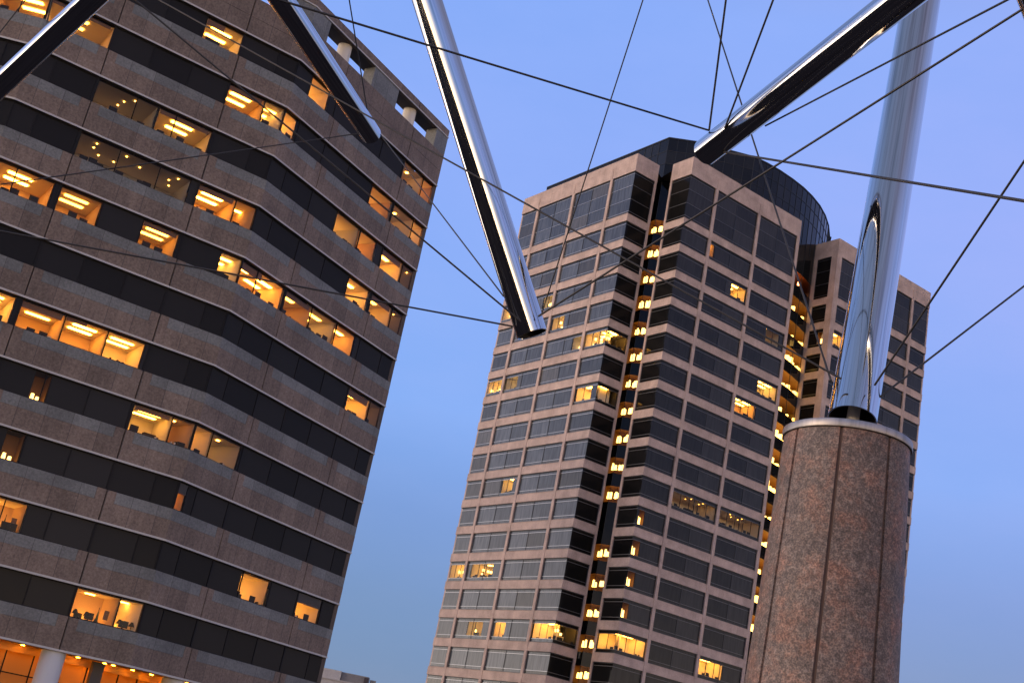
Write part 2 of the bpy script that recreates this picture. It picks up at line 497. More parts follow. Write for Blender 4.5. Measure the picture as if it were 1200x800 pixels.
def turn(a, b):
    return math.tan(.5 * math.acos(max(-1, min(1, a.normalized().dot(b.normalized())))))
dw, d0_, d1_ = (P0 - Pw), (P1 - P0), (P2 - P1)
t0, t1 = turn(dw, d0_), turn(d0_, d1_)
FAC = {
    'west': (Frame(Pw, dw, outward(dw), 0, t0, dw.length, 4.3), [4.3, 12.6]),
    'front': (Frame(P0, d0_, outward(d0_), t0, t1, d0_.length, 4.287), [4.287, 12.54]),
    'side': (Frame(P1, d1_, outward(d1_), t1, .15, d1_.length, 4.9), [4.9, 14.2]),
}
PANES = {
    'west': [0, 1.6, 4.3, 7.07, 9.84, 12.6, 15.3, dw.length],
    'front': [0, 1.55, 4.287, 7.04, 9.79, 12.54, 15.31, d0_.length],
    'side': [0, 1.75, 4.9, 8.0, 11.1, 14.2, 17.15, d1_.length],
}
# lit spans: facade, floor below the top, s0, s1, style
LIT = [
    ('side', 0, 1.75, 4.0, 'wash'), ('side', 0, 14.2, 17.15, 'spot'), ('side', 0, 17.15, 18.89, 'wash'), ('front', 0, 9.79, 12.54, 'panel'),
    ('front', 1, 12.54, 15.31, 'panel'), ('front', 1, 15.31, 16.9, 'panel'), ('side', 1, 0, 1.55, 'wash'), ('side', 1, 11.1, 14.0, 'wash'), ('side', 1, 14.3, 17.15, 'spot'), ('side', 1, 17.15, 18.89, 'wash'),
    ('front', 2, 8.6, 12.4, 'panel'), ('west', 1, 13.5, 17.0, 'panel'), ('front', 1, 0, 4.28, 'panel'),
    ('front', 3, 4.4, 12.0, 'dim'), ('front', 2, 4.4, 8.5, 'dim2'), ('front', 3, 12.54, 15.31, 'panel'), ('front', 3, 15.31, 16.9, 'wash'),
    ('side', 2, 8.0, 11.0, 'wash'), ('side', 2, 11.1, 13.4, 'wash'), ('side', 2, 14.2, 17.15, 'panel'), ('side', 2, 17.15, 18.89, 'dim3'),
    ('front', 4, 0, 3.9, 'panel'), ('front', 4, 4.3, 7.0, 'panel'), ('front', 4, 9.79, 12.3, 'panel'), ('front', 4, 15.31, 16.9, 'panel'),
    ('side', 4, 0, 4.7, 'panel'), ('side', 4, 4.9, 8.0, 'panel'), ('side', 4, 8.0, 11.0, 'panel'), ('side', 4, 11.1, 13.6, 'panel'),
    ('side', 3, 11.1, 13.9, 'panel'), ('side', 3, 14.2, 17.15, 'panel'), ('side', 3, 17.15, 18.89, 'dim3'),
    ('front', 6, 1.55, 3.95, 'panel'), ('front', 6, 4.3, 7.04, 'panel'), ('front', 6, 7.04, 9.79, 'panel'), ('front', 6, 9.79, 12.26, 'panel'),
    ('side', 5, 14.2, 17.15, 'panel'), ('side', 5, 17.15, 18.89, 'dim3'),
    ('front', 7, 12.7, 15.31, 'panel'), ('front', 7, 15.31, 16.9, 'spot'), ('side', 7, 0, 1.75, 'spot'), ('side', 7, 1.75, 4.7, 'spot'),
    ('side', 8, .1, .95, 'half'), ('front', 8, 5.9, 7.0, 'nook'), ('front', 7, 6.4, 7.4, 'nook'), ('front', 9, 5.2, 8.38, 'lampdesk'), ('side', 9, 7.9, 10.96, 'wash'), ('side', 9, 14.2, 17.1, 'half'),
    ('front', 10, 12.54, 15.31, 'lampdesk'), ('front', 10, 15.31, 16.9, 'lampdesk'), 
]

WIN_H, GREY_H = 1.85, .70
J = .035                      # half width of the open bay joints

def build_block():
    wall = MB(); ledge = MB(); grey = MB()
    for fn, (fr, joints) in FAC.items():
        bays = [0.0] + joints + [fr.len]
        for k in range(0, 11):
            Z = ZL - FLOOR * k                   # window head
            zt = Z - WIN_H                       # sill = top of the grey band
            zg = zt - GREY_H
            zb = Z - FLOOR                       # next head
            for i in range(3):
                s0, s1 = bays[i], bays[i + 1]
                k0 = fr.m0 if i == 0 else 0.0
                k1 = fr.m1 if i == 2 else 0.0
                a = s0 + (J if i else 0); b = s1 - (J if i < 2 else 0)
                fr.box(wall, a, b, zb, zg - .012, -.30, 0, 'granite_pink', k0, k1)
                g0 = s0 + (.62 if i else 0); g1 = s1 - (.62 if i < 2 else 0)
                fr.box(grey, g0 + .012 * (i > 0), g1 - .012 * (i < 2), zg, zt, -.30, -.012, 'granite_grey', k0 if i == 0 else 0, k1 if i == 2 else 0)
                if i: fr.box(wall, a, g0, zg - .012, zt, -.30, 0, 'granite_pink')
                if i < 2: fr.box(wall, g1, b, zg - .012, zt, -.30, 0, 'granite_pink')
            fr.box(wall, 0, fr.len, zb, zt - .004, -.40, -.302, 'joint_dark', fr.m0, fr.m1)
            fr.box(ledge, 0, fr.len, zb + .004, zb + .125, -.05, .06, 'ledge_metal', fr.m0, fr.m1)
        # above the top window: stone, then the open loggia with its deep roof beam
        zs, zo, zp, zr = ZL, 50.12, 51.78, 52.52
        fr.box(ledge, 0, fr.len, zs + .004, zs + .125, -.05, .06, 'ledge_metal', fr.m0, fr.m1)
        fr.box(ledge, 0, fr.len, zp + .004, zp + .11, -.05, .06, 'ledge_metal', fr.m0, fr.m1)
        for i in range(3):
            s0, s1 = bays[i], bays[i + 1]
            k0 = fr.m0 if i == 0 else 0.0
            k1 = fr.m1 if i == 2 else 0.0
            a = s0 + (J if i else 0); b = s1 - (J if i < 2 else 0)
            fr.box(wall, a, b, zs, 48.62, -.30, 0, 'granite_pink', k0, k1)
            fr.box(wall, a, b, 48.64, zo, -.30, 0, 'granite_pink', k0, k1)
            fr.box(wall, a, b, zp + .004, zr, -.30, 0, 'granite_pink', k0, k1)
            h = 2.95
            o0 = s0 + (h if i else 0); o1 = s1 - (h if i < 2 else 0)
            if o1 - o0 > .2:
                fr.box(wall, o0, o1, zo, zp, -1.05, 0, 'granite_grey', k0, k1)
        fr.box(wall, 0, fr.len, zs, zo - .004, -.40, -.302, 'joint_dark', fr.m0, fr.m1)
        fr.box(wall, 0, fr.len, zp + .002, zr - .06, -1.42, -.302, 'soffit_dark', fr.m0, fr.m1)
    # far end returns, unseen rear drawn deep to shade the lower tower, roof deck
    e = FAC['side'][0]
    q2 = e.pt(e.len, 0, -.02).to_2d(); q3 = Vector((-22, 121)); q3b = Vector((-46, 136)); q4 = Vector((-74, 112)); q5 = Pw.copy()
    ring = [q2, q3, q3b, q4, q5]
    for a, b in zip(ring[:-1], ring[1:]):
        d = b - a
        fb = Frame(a, d, outward(d), 0, 0, d.length)
        fb.box(wall, .004, d.length - .004, 0, 50.1, -.3, 0, 'granite_pink')
    deck = [Pw, P0, P1, P2]
    inner = [(-49.8, 70.2), (-33.4, 72.1), (-19.3, 81.0), (-9.5, 96.4)]
    pts = [Vector((*p, 49.9)) for p in inner] + [Vector((q3.x, q3.y - .4, 49.9)), Vector((q3b.x, q3b.y - .4, 49.9)), Vector((q4.x + .4, q4.y, 49.9))]
    wall.face(pts, 'roof_gravel')
    for o in (wall.build('wall', block), grey.build('spandrel_panels', block), ledge.build('ledge', block)):
        pass
build_block()

def lit_of(fn, k):
    return [l for l in LIT if l[0] == fn and l[1] == k]

def build_block_windows():
    for fn, (fr, joints) in FAC.items():
        bays = [0.0] + joints + [fr.len]
        pn = PANES[fn]
        for k in range(0, 11):
            Z = ZL - FLOOR * k
            zt = Z - WIN_H
            lits = lit_of(fn, k)
            for i in range(3):
                s0, s1 = bays[i], bays[i + 1]
                k0 = fr.m0 if i == 0 else 0.0
                k1 = fr.m1 if i == 2 else 0.0
                if fn == 'west' and i == 0: continue
                W = MB()
                # head and sill bars, end bars, mullions
                fr.box(W, s0, s1, Z - .07, Z - .004, -.24, -.13, 'frame_dark', k0, k1)
                fr.box(W, s0, s1, zt + .004, zt + .06, -.24, -.13, 'frame_dark', k0, k1)
                for p in pn:
                    if s0 + .05 < p < s1 - .05:
                        fr.box(W, p - .03, p + .03, zt + .06, Z - .07, -.225, -.145, 'frame_dark')
                a = s0 - (k0 * -.18) if i == 0 else s0
                wd = .07
                fr.box(W, (s0 + k0 * .19), s0 + k0 * .19 + wd, zt + .06, Z - .07, -.23, -.14, 'frame_dark')
                fr.box(W, s1 - k1 * .19 - wd, s1 - k1 * .19, zt + .06, Z - .07, -.23, -.14, 'frame_dark')
                win = W.build('window', block)
                # glass: one pane per division, clear where a room is lit behind it
                G = MB()
                cuts = sorted({s0, s1} | {p for p in pn if s0 < p < s1} | {x for l in lits for x in (l[2], l[3]) if s0 < x < s1})
                for c0, c1 in zip(cuts[:-1], cuts[1:]):
                    mid = (c0 + c1) / 2
                    on = any(l[2] - .01 <= mid <= l[3] + .01 for l in lits)
                    fr.quad(G, c0, c1, zt + .03, Z - .03, -.19, 'glass_clear' if on else 'glass_dark', k0 if c0 == s0 else 0, k1 if c1 == s1 else 0)
                G.build('pane', win, recalc=False)
            for l in lits:
                s0, s1, st = l[2], l[3], l[4]
                k0 = fr.m0 if s0 <= .01 else 0.0
                k1 = fr.m1 if s1 >= fr.len - .05 else 0.0
                style, dep = st, 3.3
                if st == 'dim2': style, dep = 'dim', 3.2
                if st == 'dim3': style, dep = 'dim', 4.0
                if st in ('lampdesk', 'half'): style, dep = 'wash', 3.0
                zf = zt - .9
                if st == 'nook':
                    nook(fr, s0 + .03, s1 - .03, zt - .5, Z - .1, block, .56, (.42, .3)); continue
                room = lit_room(fr, s0 + .04, s1 - .04, zf, Z - .12, zt + .02, block, style, depth=dep, k0=k0, k1=k1)
                if st == 'half':       # blind pulled half way down
                    B = MB(); fr.box(B, s0 + .05, s1 - .05, Z - .75, Z - .08, -.27, -.255, 'soffit_dark'); B.build('roller_blind', room)
                if st == 'lampdesk':   # table lamps with dark shades, standing by the glass
                    B = MB()
                    for c in (s0 + .45, s0 + 1.15 if s1 - s0 > 2 else s1 - .35):
                        p = fr.pt(c, zt + .05, -.62)
                        B.cyl(p, p + Vector((0, 0, .28)), .03, 'furniture_dark', 8)
                        B.cyl(p + Vector((0, 0, .25)), p + Vector((0, 0, .52)), .2, 'furniture_dark', 12, r2=.07)
                    if s1 - s0 > 2:
                        q = fr.pt(s1 - .85, zt - .1, -1.0)
                        B.cyl(q, q + Vector((0, 0, 1.1)), .02, 'furniture_dark', 6)
                        B.cyl(q, q + Vector((0, 0, .85)), .13, 'shade_green', 8, r2=.03)
                        fr.box(B, s1 - .5, s1 - .2, zt + .35, zt + .9, -.98, -.94, 'furniture_wood')
                    B.build('table_lamp', room)
build_block_windows()

def build_block_columns():
    for fn, (fr, joints) in FAC.items():
        for s in joints:
            if fn == 'west' and s < 8: continue
            c = MB()
            p = fr.pt(s, 0, -.86)
            n = 28
            c.cyl(Vector((p.x, p.y, 49.9)), Vector((p.x, p.y, 51.78)), .54, 'column_stone', n)
            c.build('roof_column', block, smooth=True)
            c = MB()
            p = fr.pt(s, 0, -.86)
            c.cyl(Vector((p.x, p.y, 0)), Vector((p.x, p.y, 4.27)), .72, 'column_paint', n)
            c.build('lobby_column', block, smooth=True)
    # ground floor: set back behind the columns, lit amber
    Zs = ZL - FLOOR * 11
    W = MB(); G = MB()
    for fn, (fr, joints) in FAC.items():
        k0, k1 = fr.m0, fr.m1
        fr.box(W, 0, fr.len, Zs + .01, Zs + .12, -5.2, -.31, 'lobby_wood', k0, k1)                # soffit boards
        fr.box(W, 0, fr.len, 0, Zs + .005, -5.2, -5.0, 'lobby_wood', k0, k1)                      # back wall
        fr.box(W, 0, fr.len, Zs - .46, Zs + .006, -2.82, -2.72, 'lobby_wood', k0, k1)            # bulkhead above the glazing
        s = .4
        while s < fr.len - .4:
            fr.box(G, s - .035, s + .035, 0, Zs - .42, -2.81, -2.73, 'frame_dark')
            s += 1.66
        fr.box(G, .6, fr.len - .6, 2.55, 2.62, -2.80, -2.74, 'frame_dark')
        for q in (.8, 2.5, 4.2, 5.9, 7.6, 9.3, 11.0, 12.7, 14.4, 16.1):
            if q > fr.len - .5: continue
            D = MB()
            p = fr.pt(q, Zs, -2.15)
            D.cyl(p + Vector((0, 0, -.035)), p + Vector((0, 0, -.002)), .11, 'lamp_lobby', 12)
            D.build('downlight', block)
            D = MB()
            fr.box(D, q - .5, q + .5, Zs - .10, Zs - .06, -4.2, -3.9, 'lamp_orange')
            D.build('lobby_lamp', block)
        fr.box(W, fr.len * .93 - .35, fr.len * .93 + .35, 0, Zs - .05, -2.4, -1.9, 'soffit_dark')
    W.build('lobby_wall', block); G.build('lobby_glazing_frame', block)
build_block_columns()

# ------------------------------------------------------------------ precast tower (centre right)
th = .98143677
A = Vector((12.04204799, 157.41119815))
e1 = Vector((-math.cos(th), math.sin(th))); e2 = Vector((math.sin(th), math.cos(th)))
def PL(a, b): return A + a * e1 + b * e2
ZROOF, ZB, ZTALL, ZFIN = 87.2165, 77.8439, 84.5, 86.10
BAND = 1.05
Q, B2, SB, L2 = 5.984, 4.951, 4.086, 22.56
D1, D2, SD, L3 = 7.175, 34.669, 4.567, 22.45
L1 = 26.028
tower = empty('office_tower', (*PL(10, 15), 0), 'tall pinkish precast concrete tower with notched corners and rounded dark glass crown', 'building')
PW = .27
# face: frame, list of pier centres, window extents, mid mullions
TF = {
    'F1': (Frame(PL(0, 0), e1, -e2, 0, 0, L1), [4.91, 13.39, 21.82], [(.2, 4.91 - PW, 0), (4.91 + PW, 13.39 - PW, 1), (13.39 + PW, 21.82 - PW, 1), (21.82 + PW, L1 - .2, 0)]),
    'ret': (Frame(PL(0, 0), e2, -e1, 0, 0, 4.162), [], [(.2, 3.80, 0)]),
    'Bs': (Frame(PL(-Q, B2), e1, -e2, 0, 0, SB), [], [(.2, 3.74, 0)]),
    'F2': (Frame(PL(-Q, B2), e2, -e1, 0, 0, L2), [5.2, 13.85], [(.2, 5.2 - PW, 0), (5.2 + PW, 13.85 - PW, 1), (13.85 + PW, L2 - .55, 1)]),
    'Ds': (Frame(PL(-D1, D2), e1, -e2, 0, 0, SD), [], [(1.15, 3.9, 0)]),
    'DF': (Frame(PL(-D1, D2), e2, -e1, 0, 0, L3), [9.6, 18.2], [(1.0, 9.6 - PW, 1), (9.6 + PW, 18.2 - PW, 1), (18.2 + PW, L3 - .2, 0)]),
}
NF = 20
TLIT = [  # face, floor, s0, s1, style
    ('F1', 3, 13.1, 16.1, 'pendant'), ('F1', 4, 10.2, 12.9, 'pendant'), ('F1', 3, 23.6, 25.8, 'pale'), ('F1', 5, .2, 4.64, 'pendant'), ('ret', 5, .2, 3.8, 'tower'),
    ('F1', 5, 5.2, 7.4, 'pale'), ('F1', 6, 22.1, 25.8, 'pale'), ('F1', 6, 18.6, 21.5, 'pale'), ('F1', 7, 1.3, 4.5, 'tower'), ('ret', 7, .2, 3.8, 'tower'),
    ('F1', 10, 14.8, 17.4, 'tower'), ('F1', 13, 22.1, 25.8, 'pale'), ('F1', 13, 15.6, 20.7, 'pendant'), ('F1', 15, 15.4, 18.9, 'pendant'), ('F1', 15, 10.4, 12.8, 'tower'),
    ('F1', 15, .2, 4.6, 'tower'), ('ret', 15, .2, 3.8, 'pendant'), ('Bs', 15, .2, 3.74, 'tower'), ('F2', 15, .2, 4.93, 'tower'), ('F2', 15, 14.1, 18.6, 'tower'),
    ('F2', 1, 5.5, 6.5, 'tower'), ('F2', 2, 10.6, 13.5, 'tower'), ('F2', 6, 14.2, 18.4, 'tower'), ('F2', 5, 18.1, 22.0, 'tower'), ('F2', 3, 18.4, 21.2, 'dim'),
    ('F2', 10, 5.5, 13.5, 'dim'), ('F2', 10, 14.2, 22.0, 'dim'),
    ('F2', 11, .5, 1.5, 'nook'), ('F2', 12, .25, 1.5, 'nook'), ('F2', 13, .25, 1.5, 'nook'), ('F2', 14, .2, 1.3, 'nook'),
    ('Ds', 2, 1.2, 2.3, 'nook'), ('DF', 2, 1.0, 3.6, 'tower'), ('DF', 15, 19.0, 22.2, 'tower'),
]
F_ = .006   # pieces that meet stay a few millimetres apart

def build_tower_wall():
    W = MB(); P = MB()
    for fn, (fr, piers, wins) in TF.items():
        a = .302 if fn in ('ret', 'F2', 'DF') else 0.0     # butt against the neighbour at outer corners
        bands = [(ZTALL, ZROOF)] + [(ZB - FLOOR * k - BAND, ZB - FLOOR * k) for k in range(NF)]
        for z0, z1 in bands:
            fr.box(W, a, fr.len, z0, z1, -.30, 0, 'precast')
            if z1 < ZROOF: fr.box(W, a - .03 * (a == 0), fr.len, z1 + .004, z1 + .06, -.28, .03, 'precast')
        for s in piers:
            fr.box(P, s - PW + .02, s + PW - .02, 0, ZTALL - .004, -.26, .05, 'precast')
            fr.box(P, s - .07, s + .07, ZTALL, ZFIN, -.02, .05, 'precast')
        # solid end piers at the notches
        e0 = wins[-1][1]
        if fr.len - e0 > .25:
            fr.box(P, e0, fr.len - .003, 0, ZTALL - .003, -.26, .004, 'precast')
        if wins[0][0] > .5:
            fr.box(P, a + .003, wins[0][0], 0, ZTALL - .003, -.26, .004, 'precast')
    # shallow groove line along the parapet and coping
    for fn, (fr, piers, wins) in TF.items():
        a = .302 if fn in ('ret', 'F2', 'DF') else 0.0
        fr.box(P, a, fr.len, ZFIN + .01, ZFIN + .04, -.05, .012, 'precast')
    # closing walls round the notches, left end and back, and the roof
    ring = [PL(L1, .01), PL(L1, 4.2), PL(31.5, 4.2), PL(31.5, 40), PL(14, D2 + L3), PL(-D1 + .3, D2 + L3)]
    for a, b in zip(ring[:-1], ring[1:]):
        d = b - a
        fb = Frame(a, d, -outward(d), 0, 0, d.length)
        fb.box(W, .31, d.length - .01, 0, ZROOF - .01, .0, .3, 'precast')
    # walls of the notches running in to the glass core
    for a, b in ((PL(.31, 3.9), PL(5.5, 3.9)), (PL(-Q + SB - .003, B2 + .3), PL(-Q + SB - .003, B2 + 5.5)), (PL(-Q + .31, L2 + B2 - .3), PL(-1.6, L2 + B2 - .3)), (PL(-D1 + SD - .003, D2 + .31), PL(-D1 + SD - .003, D2 + 2.5))):
        d = b - a
        fb = Frame(a, d, outward(d), 0, 0, d.length)
        fb.box(W, 0, d.length, 0, ZROOF - .05, -.24, 0, 'frame_tower')
    roof = [PL(.3, .3), PL(L1 - .3, .3), PL(L1, 4.5), PL(31.2, 4.5), PL(31.2, 40), PL(14, D2 + L3 - .3), PL(-D1 + .3, D2 + L3 - .3), PL(-D1 + .3, D2 + .3), PL(-D1 + SD - .3, D2 + .3), PL(-Q + 4, L2 + B2 + 3), PL(-Q + .3, L2 + B2 - .3), PL(-Q + .3, B2 + .3), PL(-Q + SB - .3, B2 + .3), PL(1.5, 6), PL(.3, 4.0)]
    W.face([Vector((p.x, p.y, ZROOF - .6)) for p in roof], 'roof_gravel')
    W.build('wall', tower); P.build('pier', tower)
build_tower_wall()

def in_view_size(fr, s0, s1, z0, z1):
    pts = []
    for s, z in ((s0, z0), (s1, z0), (s1, z1), (s0, z1)):
        d = fr.pt(s, z) - Vector((0, 0, EYE))
        w = d.dot(fw)
        if w <= 0: return 0
        pts.append((600 + F_PX * d.dot(rt) / w, 400 - F_PX * d.dot(up) / w))
    if max(p[0] for p in pts) < 0 or min(p[0] for p in pts) > 1200 or max(p[1] for p in pts) < 0 or min(p[1] for p in pts) > 800: return 0
    cx = sum(p[0] for p in pts) / 4; cy = sum(p[1] for p in pts) / 4
    if 885 < cx < 1060 and cy > 500: return 0          # behind the pedestal
    ar = 0
    for i in range(4):
        x0, y0 = pts[i]; x1, y1 = pts[(i + 1) % 4]
        ar += x0 * y1 - x1 * y0
    return abs(ar) / 2

def hash_(n): return random.Random(n).random()

def tower_window(fn, wi, k, W, G):
    fr, piers, wins = TF[fn]
    s0, s1, mid = wins[wi]
    if k == 0: z0, z1 = ZB + .06, ZTALL - .002
    else: z0, z1 = ZB - FLOOR * k + .064, ZB - FLOOR * (k - 1) - BAND - .002
    O = -.2
    corner0 = s0 < .3; corner1 = s1 > fr.len - .3
    fr.box(W, s0, s1, z1 - .10, z1, O - .03, O + .07, 'frame_tower')
    fr.box(W, s0, s1, z0, z0 + .10, O - .03, O + .07, 'frame_tower')
    bars = [z0 + .46, z1 - .42] if k else [z0 + .46, z0 + 2.35, z0 + 4.45, z1 - .3]
    for z in bars:
        fr.box(W, s0, s1, z - .03, z + .03, O - .02, O + .045, 'bar_light' if fn == 'F1' else 'bar_shaded')
    if mid:
        c = (s0 + s1) / 2
        fr.box(W, c - .04, c + .04, z0 + .1, z1 - .1, O - .025, O + .055, 'frame_tower')
    if not corner0: fr.box(W, s0, s0 + .06, z0 + .1, z1 - .1, O - .025, O + .055, 'frame_tower')
    if not corner1: fr.box(W, s1 - .06, s1, z0 + .1, z1 - .1, O - .025, O + .055, 'frame_tower')
    lits = [l for l in TLIT if l[0] == fn and l[1] == k and k and l[2] < s1 and l[3] > s0]
    zc = [z0 + .04] + ([z0 + .46] + ([z0 + 2.35, z0 + 4.45] if not k else []) + [z1 - (.42 if k else .3)]) + [z1 - .04]
    cuts = sorted({s0, s1} | ({(s0 + s1) / 2} if mid else set()) | {x for l in lits for x in (max(l[2], s0), min(l[3], s1))})
    for c0, c1 in zip(cuts[:-1], cuts[1:]):
        m = (c0 + c1) / 2
        on = any(l[2] < m < l[3] for l in lits)
        for q, (za, zb) in enumerate(zip(zc[:-1], zc[1:])):
            if on and q == 1: fr.quad(G, c0, c1, za, zb, O, 'glass_clear')
            else: fr.quad(G, c0, c1, za, zb, O, 'glass_notch' if fn in ('ret', 'Bs', 'Ds') else ('glass_tower_shaded' if fn != 'F1' else ('glass_blind' if hash_(k * 7 + wi * 3 + q + int(c0 * 5)) < .14 else 'glass_tower')))
    for l in lits:
        a, b = max(l[2], s0) + .03, min(l[3], s1) - .03
        for g in range(1, max(1, round((b - a) / 1.45))):       # fine vertical divisions in the lit rooms
            x = a + (b - a) * g / max(1, round((b - a) / 1.45))
            fr.box(W, x - .025, x + .025, z0 + .46, z1 - .42, O - .12, O - .04, 'frame_tower')
    return lits, z0, z1

def build_tower_windows():
    todo = []
    for fn, (fr, piers, wins) in TF.items():
        for wi in range(len(wins)):
            for k in range(NF):
                z0 = ZB - FLOOR * k; z1 = z0 + (2.85 if k else 6.7)
                todo.append((in_view_size(fr, wins[wi][0], wins[wi][1], z0, z1), fn, wi, k))
    todo.sort(reverse=True)
    RW, RG = MB(), MB()
    for i, (sz, fn, wi, k) in enumerate(todo):
        own = i < 98
        W, G = (MB(), MB()) if own else (RW, RG)
        lits, z0, z1 = tower_window(fn, wi, k, W, G)
        fr = TF[fn][0]; s0, s1, _ = TF[fn][2][wi]
        if own:
            o = W.build('window', tower); G.build('pane', o, recalc=False)
        for l in lits:
            st = l[4]
            style = {'pale': 'pendant'}.get(st, st)
            dep = 3.0 if st != 'dim' else 3.5
            kk = 0.0
            if l[2] < .21 and fn in ('F1', 'ret', 'Bs', 'F2') and st != 'nook': kk = 1.0
            if st == 'nook':
                nook(fr, l[2] + .02, l[3] - .02, z0, z1, tower); continue
            lit_room(fr, max(l[2], s0) + .02, min(l[3], s1) - .02, z0 - .3, z1 - .08, z0 + .46, tower, style, o0=-.36, depth=dep, pitch=2.4, k0=kk)
    o = RW.build('window_rows', tower); tag(o, kind='stuff')
    tag(RG.build('pane', o, recalc=False), kind='stuff')
build_tower_windows()

# glass core behind the notches, rising above the roof as the rounded crown
ZC = 93.5
core_ab = [(30.5, 6.7), (3.9, 6.7), (2.0, 6.7), (-.6, 9.8), (-4.6, 17.6), (-4.95, 20.0), (-5.05, 22.6), (-4.9, 25.6), (-4.55, 28.4), (-3.9, 31.2), (-2.9, 34.2), (-1.5, 37.2), (.3, 40.2), (2.7, 43.4), (6.0, 46.6), (12, 50)]
NOTCH, GAP = (1, 2), (8, 9, 10)

def core_frame(a, b):
    d = b - a
    fr = Frame(a, d, outward(d), 0, 0, d.length)
    if fr.pt(d.length / 2, 0, 1).to_2d().length > fr.pt(d.length / 2, 0, -1).to_2d().length:
        fr = Frame(a, d, -outward(d), 0, 0, d.length)
    return fr

def poly_room(name, plan, n_open, z0, z1, wall_m, ceil_m):
    """room with the given floor plan; the first n_open edges are the glazed side and stay open"""
    R = MB()
    n = len(plan)
    for i in range(n_open, n):
        p, q = plan[i], plan[(i + 1) % n]
        R.face([(p.x, p.y, z0), (q.x, q.y, z0), (q.x, q.y, z1), (p.x, p.y, z1)], wall_m)
    R.face([(p.x, p.y, z1) for p in plan], ceil_m)
    R.face([(p.x, p.y, z0) for p in plan], 'office_floor')
    return R.build(name, tower, recalc=False)

def build_core():
    C = MB(); Mu = MB(); G = {}
    pts = [PL(*q) for q in core_ab]
    for i, (a, b) in enumerate(zip(pts[:-1], pts[1:])):
        fr = core_frame(a, b)
        L = fr.len
        lit = i in NOTCH or i in GAP
        n = max(1, round(L / 1.55))
        for j in range(n):
            s0, s1 = L * j / n, L * (j + 1) / n
            for z0, z1 in ((ZROOF - 3, 89.4), (89.4, 91.5), (91.5, ZC)):
                fr.quad(C, s0, s1, z0, z1, 0, 'glass_core')
            if not lit and not 2 < i < 8:
                fr.quad(C, s0, s1, 0, ZROOF - 3, 0, 'glass_core')
            fr.box(Mu, s0 - .03, s0 + .03, 0 if (lit and j == 0) else 84.3, ZC - .01, -.03, .06, 'core_mullion')
        for z in (89.4, 91.5):
            fr.box(Mu, 0, L, z - .03, z + .03, -.03, .05, 'core_mullion')
        fr.box(Mu, -.02, L + .02, ZC + .003, ZC + .18, -.3, .09, 'core_mullion')
        if lit:
            for k in range(0, 20):
                zt = ZB - FLOOR * k
                fr.quad(C, 0, L, zt - BAND - .35, zt + .35, 0, 'glass_core')      # spandrel of dark glass
                blank = (i in NOTCH and k == 11)
                fr.quad(C if blank else G.setdefault((i in NOTCH, k), MB()), 0, L, zt + .35, zt + FLOOR - BAND - .35, 0, 'glass_core' if blank else 'glass_clear')
            fr.quad(C, 0, L, ZB + FLOOR - BAND - .35, ZROOF - 3, 0, 'glass_core')
    C.face([Vector((p.x, p.y, ZC - .05)) for p in pts + [PL(30.5, 50)]], 'roof_gravel')
    o = C.build('glass_crown', tower, recalc=False); Mu.build('crown_mullions', o)
    for (nt_, k_), g_ in G.items(): g_.build('lobby_pane' if nt_ else 'gallery_pane', tower, recalc=False)
    for k in range(0, 20):
        zt = ZB - FLOOR * k
        z0, z1 = zt + .2, zt + FLOOR - BAND - .2
        rng = random.Random(k * 17 + 3)
        if k != 11:         # lift lobby behind the notch with its hanging lamps
            room = poly_room('lift_lobby', [PL(3.9, 6.82), PL(2.05, 6.82), PL(-.45, 9.8), PL(.9, 11.2), PL(3.9, 9.6)], 2, z0, z1, 'gallery_wall', 'gallery_wall')
            T = MB()
            for (pa, pb), zz in zip(((2.75, 7.35), (1.85, 7.75), (1.15, 8.45)), (1.0, 1.08, .95)):
                p = PL(pa, pb); q = zt + zz + rng.uniform(-.08, .08)
                for g in range(3):
                    x = p.x + .26 * (g - 1) * e1.x + rng.uniform(-.05, .05); y = p.y + .26 * (g - 1) * e1.y
                    h = rng.uniform(.55, .95)
                    T.cyl((x, y, q), (x, y, q + h), .16, 'lamp_pendant', 8, r2=.12)
                T.cyl((p.x, p.y, q + .6), (p.x, p.y, z1), .02, 'furniture_dark', 6)
            T.build('pendant_lamp', room)
        if k > 13: continue
        room = poly_room('gallery', [PL(-4.45, 28.45), PL(-3.8, 31.25), PL(-2.8, 34.25), PL(-1.4, 37.2), PL(1.2, 36.2), PL(-1.4, 27.6)], 3, z0, z1, 'gallery_gold', 'gallery_wall')
        T = MB()
        if k == 0:
            for pa, pb, zz in ((-3.6, 29.6, 2.0), (-3.0, 31.6, 1.35), (-3.5, 29.8, .75)):
                p = PL(pa, pb)
                T.cyl((p.x, p.y, zt + zz), (p.x, p.y, zt + zz + .4), .2, 'lamp_red', 10)
        else:
            for j in range(7):
                t = j / 6
                p = PL(-3.9 + 2.2 * t + rng.uniform(.1, .8), 28.8 + 7.0 * t)
                if rng.random() < .18: continue
                zz = zt + rng.uniform(.42, .7)
                T.cyl((p.x, p.y, zz), (p.x, p.y, zz + rng.uniform(.6, 1.3)), rng.uniform(.26, .46), 'lamp_gallery', 8)
        if T.f: T.build('pendant_lamp', room)
build_core()

